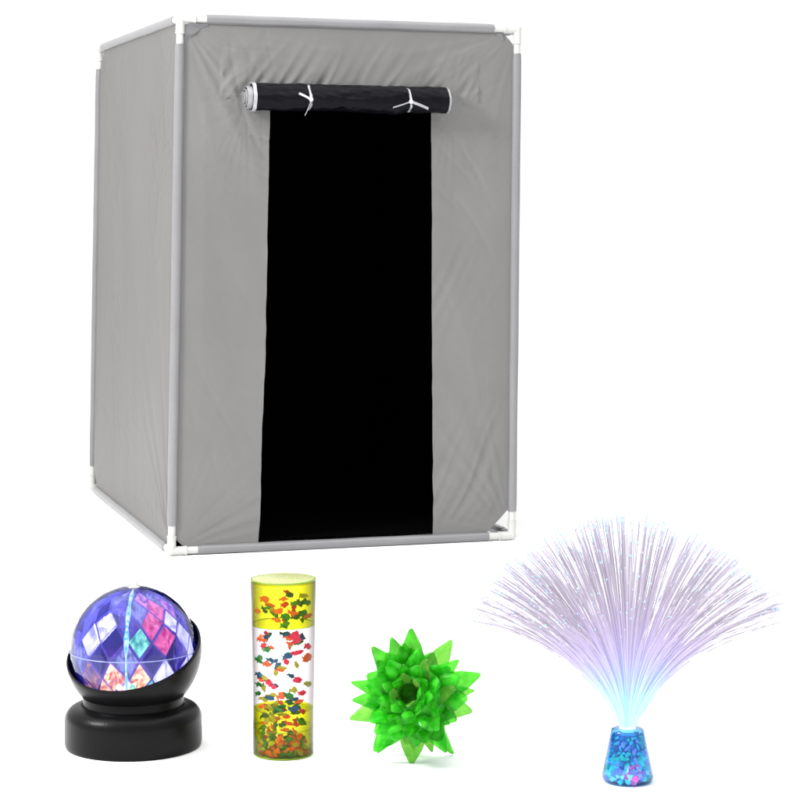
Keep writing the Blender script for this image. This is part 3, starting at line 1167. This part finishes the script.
# leaning blades round the hole
for k in range(10):
    a = 2 * PI * k / 10 + 0.2
    X = q.to_3x3() @ Vector((math.cos(a), math.sin(a), 0))
    d = (hole_dir * 1.0 + X * (0.60 + 0.12 * (k % 2))).normalized()
    x_, y_ = frame_at(d)
    tang = hole_dir.cross(X)
    rot = math.atan2(tang.dot(y_), tang.dot(x_)) + random.uniform(-.2, .2)
    spike(d, 0.057 + random.uniform(-.004, .004), 0.0100, 0.0030, rot, random.choice((G1, G1, G2)), r0=0.032)

# ============================================================ FIBRE LAMP
fp = ground(627.5, 781)
KP = F / fp.y
fib = thing('fibre_optic_lamp', 'glowing lilac fibre optic spray rising from a blue crystal filled cone base', 'fibre optic lamp', fp)
Rb0, Rb1 = 25.6 / KP, 16.6 / KP
Hc = zat(728, fp.y)
M_glass = clear_mat('blue clear cup', (0.42, 0.80, 0.95), edge=(0.0, 0.04, 0.20), rough=0.03, diffuse=(0.02, 0.16, 0.5), dfac=0.04)
bm = bmesh.new()
lathe(bm, [(0, 0.0), (Rb0 * 0.86, 0.0), (Rb0 * 0.96, 0.0018), (Rb0, 0.006), (Rb0 * 0.985, 0.010), (Rb1 * 1.02, Hc - 0.004), (Rb1 * 0.96, Hc - 0.001), (Rb1 * 0.85, Hc), (0.0085, Hc)], 64)
cupo = part('cone_cup', bm, M_glass, fib)
autosmooth(cupo, 50)
# inner back lining so the body reads as full
M_in = mat('blue gel core', (0.006, 0.12, 0.32), rough=0.3, var=0.5, vscale=150, emit=(0.0, 0.15, 0.6), estr=0.25)
bm = bmesh.new()
lathe(bm, [(0, 0.002), (Rb0 * 0.72, 0.002), (Rb0 * 0.75, 0.006), (Rb1 * 0.72, Hc - 0.006), (0, Hc - 0.004)], 40)
autosmooth(part('gel_core', bm, M_in, fib))
M_col = mat('lit fibre collar', (0.6, 0.9, 1.0), rough=0.3, emit=(0.6, 0.95, 1.0), estr=1.0)
gcol = {  # lamp light inside the gems is put into their emission
    'b': mat('blue gem', (0.01, 0.18, 0.40), rough=0.12, spec=0.9, emit=(0.01, 0.20, 0.50), estr=0.25),
    'B': mat('sky gem', (0.03, 0.42, 0.60), rough=0.12, spec=0.9, emit=(0.03, 0.5, 0.75), estr=0.4),
    'c': mat('cyan gem', (0.08, 0.62, 0.70), rough=0.12, spec=0.9, emit=(0.05, 0.75, 0.85), estr=0.5),
    'v': mat('violet gem', (0.30, 0.24, 0.75), rough=0.12, spec=0.9, emit=(0.4, 0.3, 0.95), estr=0.45),
    'p': mat('pink gem', (0.80, 0.05, 0.30), rough=0.12, spec=0.9, emit=(1.0, 0.10, 0.40), estr=0.7),
    'l': mat('lilac gem', (0.55, 0.45, 0.85), rough=0.12, spec=0.9, emit=(0.7, 0.55, 1.0), estr=0.5),
    'w': mat('white sparkle gem', (0.5, 0.75, 0.85), rough=0.1, spec=0.9, emit=(0.5, 0.85, 1.0), estr=0.6),  # white sparkle painted as a pale, glowing gem
    'g': mat('green gem', (0.02, 0.45, 0.40), rough=0.12, spec=0.9, emit=(0.0, 0.6, 0.45), estr=0.35),
}
GK = list(gcol)
def hull_gem(bm, c, r):
    vs = []
    for _ in range(9):
        d = Vector((random.gauss(0, 1), random.gauss(0, 1), random.gauss(0, 1))).normalized()
        vs.append(bm.verts.new(c + d * r * random.uniform(.85, 1.15)))
    g = bmesh.ops.convex_hull(bm, input=vs)
    bmesh.ops.delete(bm, geom=[v for v in g['geom_interior'] if isinstance(v, bmesh.types.BMVert)], context='VERTS')
    return bm


gem_bm = bmesh.new()
gi = 0
rowsz = 13
cands = []
for j in range(rowsz):
    z = 0.006 + (Hc - 0.015) * j / (rowsz - 1)
    R_ = (Rb0 + (Rb1 - Rb0) * z / Hc) * 0.84
    n_ = int(2 * PI * R_ / 0.0050)
    for k in range(n_):
        a = 2 * PI * (k + random.random() * .6) / n_
        cands.append((math.cos(a) * R_, math.sin(a) * R_, z + random.uniform(-.0012, .0012)))
cands.sort(key=lambda c: c[1])
for i, (x, y, z) in enumerate(cands):
    zr = z / Hc
    if zr > 0.55:
        k_ = random.choice('bbbBBvg')
    elif zr > 0.38:
        k_ = random.choice('bBcggv')
    else:
        k_ = random.choice('ccgBgvlwv') if abs(x - 0.002) > 0.010 else random.choice('cvllwBcvp')
    r = random.uniform(0.0028, 0.0046) * (1.15 if zr < .5 else 0.75)
    M = Matrix.Rotation(random.random() * 6, 4, 'X') @ Matrix.Rotation(random.random() * 6, 4, 'Z') @ Matrix.Diagonal((1, random.uniform(.7, 1), random.uniform(.7, 1.1), 1))
    if i < 99:
        b = bmesh.new()
        hull_gem(b, Vector((x, y, z)), r)
        part('gem', b, gcol[k_], fib, smooth=False)
    else:
        n0 = len(gem_bm.faces)
        hull_gem(gem_bm, Vector((x, y, z)), r)
        gem_bm.faces.ensure_lookup_table()
        for f in gem_bm.faces[n0:]:
            f.material_index = GK.index(k_)
b = bmesh.new()
blob(b, Vector((0.0055, -Rb0 * 0.86, 0.0085)), 0.0052, Matrix.Rotation(0.5, 4, 'X'), sub=1)
part('gem', b, gcol['p'], fib, smooth=False, label='large bright pink gem near the foot')
o = part('gems', gem_bm, [gcol[k] for k in GK], fib, smooth=False)
o['kind'] = 'stuff'
bm = bmesh.new()
lathe(bm, [(0.0092, Hc - 0.003), (0.0092, Hc + 0.0014), (0.0080, Hc + 0.0018), (0, Hc + 0.0018)], 40)
autosmooth(part('collar', bm, M_col, fib))

# fibre material: light leaks from the sides near the lamp and fades along the strand
def fibre_mat(name, k, ke):
    m, nt, p, out = nodes_mat(name)
    N, L = nt.nodes, nt.links
    N.remove(p)
    tc = N.new('ShaderNodeTexCoord')
    vs = N.new('ShaderNodeVectorMath')
    vs.operation = 'DISTANCE'
    vs.inputs[1].default_value = (0, 0, Hc)
    L.new(tc.outputs['Object'], vs.inputs[0])


    def ramp(stops):
        mr = N.new('ShaderNodeMapRange')
        mr.inputs['From Max'].default_value = 0.25
        L.new(vs.outputs['Value'], mr.inputs['Value'])
        r = N.new('ShaderNodeValToRGB')
        L.new(mr.outputs[0], r.inputs['Fac'])
        r.color_ramp.elements[0].position, r.color_ramp.elements[0].color = stops[0][0], (*stops[0][1], 1)
        r.color_ramp.elements[1].position, r.color_ramp.elements[1].color = stops[-1][0], (*stops[-1][1], 1)
        for ps, c_ in stops[1:-1]:
            e_ = r.color_ramp.elements.new(ps)
            e_.color = (*c_, 1)
        return r


    em = ramp([(0.0, (0.50, 0.92, 1.0)), (0.09, (0.34, 0.80, 0.95)), (0.22, (0.32, 0.48, 0.82)), (0.40, (0.36, 0.31, 0.50)), (0.65, (0.24, 0.21, 0.26)), (0.88, (0.19, 0.16, 0.24)), (1.0, (0.12, 0.22, 0.36))])
    bc = ramp([(p_, tuple(c * k for c in c3)) for p_, c3 in [(0.0, (0.30, 0.55, 0.62)), (0.25, (0.33, 0.33, 0.50)), (0.5, (0.31, 0.27, 0.35)), (0.85, (0.28, 0.26, 0.30)), (1.0, (0.30, 0.32, 0.42))]])
    df = N.new('ShaderNodeBsdfPrincipled')
    df.inputs['Roughness'].default_value = 0.3
    df.inputs['Specular IOR Level'].default_value = 0.6
    df.inputs['Emission Strength'].default_value = ke
    L.new(bc.outputs['Color'], df.inputs['Base Color'])
    L.new(em.outputs['Color'], df.inputs['Emission Color'])
    tr = N.new('ShaderNodeBsdfTransparent')
    ms = N.new('ShaderNodeMixShader')
    ms.inputs[0].default_value = 0.30
    L.new(df.outputs[0], ms.inputs[1])
    L.new(tr.outputs[0], ms.inputs[2])
    L.new(ms.outputs[0], out.inputs['Surface'])
    return m


M_fib = fibre_mat('fibre strand', 1.05, 1.15)
M_fibd = fibre_mat('grey fibre strand', 0.62, 0.85)
M_fibl = fibre_mat('pale fibre strand', 1.3, 1.15)
M_tip = mat('lit fibre tip', (0.3, 0.6, 0.95), rough=0.3, emit=(0.25, 0.6, 1.0), estr=0.55)
M_tip2 = mat('lit teal fibre tip', (0.2, 0.75, 0.75), rough=0.3, emit=(0.15, 0.8, 0.8), estr=0.5)
M_tip3 = mat('lit violet fibre tip', (0.5, 0.4, 0.9), rough=0.3, emit=(0.5, 0.4, 0.95), estr=0.45)


def strand(bm, az, th, L_, r, tipm, droop, body=0):
    hx, hy = math.cos(az), math.sin(az) * 0.62
    nrm = math.hypot(hx, hy)
    th = th * (0.70 + 0.30 * nrm)
    hx, hy = hx / nrm, hy / nrm
    pr = 0.0080 * min(1, th / 1.0) 
    P = Vector((hx * pr, hy * pr, Hc + 0.0012))
    pts = [P.copy()]
    n = 15
    for i in range(n):
        s = (i + 0.5) / n
        a = th * (0.30 + 0.98 * s ** 0.62) + droop * s * s
        P = P + Vector((hx * math.sin(a), hy * math.sin(a), math.cos(a))) * (L_ / n)
        pts.append(P.copy())
    ln = (pts[-1] - pts[0]).length
    tube(bm, pts, r, 4, caps=True, mi=body)
    # bright cut end
    d = (pts[-1] - pts[-2]).normalized()
    tube(bm, [pts[-1] + d * 0.0001, pts[-1] + d * 0.0018], [r * 1.5, r * 1.5], 5, mi=tipm)
    return pts[-1]


NFIB = 1000
strands = []
for i in range(NFIB):
    az = random.uniform(0, 2 * PI)
    th = 1.0 * random.random() ** 0.62
    L_ = 0.236 * random.uniform(0.955, 1.01) * (1 - 0.06 * th)
    if random.random() < 0.12:
        L_ *= random.uniform(0.75, 1.0)
    dr = random.uniform(-0.04, 0.10) + 0.08 * (th / 0.95) ** 2
    strands.append((az, th, L_, random.uniform(0.00032, 0.00045), random.choices((1, 2, 3, 0), (5, 3, 5, 2))[0], dr, random.choices((0, 4, 5), (4, 4, 3))[0]))
# stragglers that stick out to the right and left
for az, th, L_ in ((0.0, 1.08, 0.245), (0.12, 1.04, 0.250), (-0.12, 1.10, 0.238), (0.25, 0.98, 0.248), (-0.25, 0.94, 0.250), (3.14, 1.05, 0.232), (3.0, 1.08, 0.226), (0.05, 0.93, 0.224), (-0.1, 0.97, 0.222), (0.2, 1.0, 0.220), (0.0, 0.88, 0.228), (-0.2, 1.02, 0.14), (3.2, 0.93, 0.215), (3.0, 0.96, 0.20), (3.3, 0.9, 0.22)):
    strands.append((az, th, L_, 0.00046, 3, -0.04, 4))
strands.sort(key=lambda s: math.sin(s[0]) * s[1])     # those nearest the viewer first
bm_rest = bmesh.new()
fm = [M_fib, M_tip, M_tip2, M_tip3, M_fibd, M_fibl]
for i, s in enumerate(strands):
    if i < 99:
        b = bmesh.new()
        strand(b, *s)
        part('fibre_strand', b, fm, fib)
    else:
        strand(bm_rest, *s)
o = part('fibre_strands', bm_rest, fm, fib)
o['kind'] = 'stuff'

# ================================================================ LIGHTING
w = bpy.data.worlds.new('World')
sc.world = w
w.use_nodes = True
bg = w.node_tree.nodes['Background']
bg.inputs['Color'].default_value = (1, 1, 1, 1)
bg.inputs['Strength'].default_value = 1.08


def area(name, loc, target, sx, sy, e, col=(1, 1, 1)):
    l = bpy.data.lights.new(name, 'AREA')
    l.shape = 'RECTANGLE'
    l.size, l.size_y = sx, sy
    l.energy = e
    l.color = col
    o = bpy.data.objects.new(name, l)
    COL.objects.link(o)
    o.location = loc
    o.rotation_euler = (Vector(target) - Vector(loc)).to_track_quat('-Z', 'Y').to_euler()


area('overhead_softbox', (0, 3.0, 3.4), (0, 3.1, 0), 5.0, 5.0, 150)
area('key_softbox', (-2.6, 1.9, 2.3), (0, 3.5, 0.6), 0.7, 0.7, 165)

# ================================================================= RENDER
sc.render.engine = 'CYCLES'
sc.cycles.max_bounces = 10
sc.cycles.transparent_max_bounces = 48
sc.cycles.caustics_reflective = False
sc.cycles.caustics_refractive = False
sc.view_settings.view_transform = 'Standard'
sc.view_settings.look = 'None'
sc.view_settings.exposure = 0
sc.view_settings.gamma = 1
sc.render.resolution_x = 1024
sc.render.resolution_y = 1024
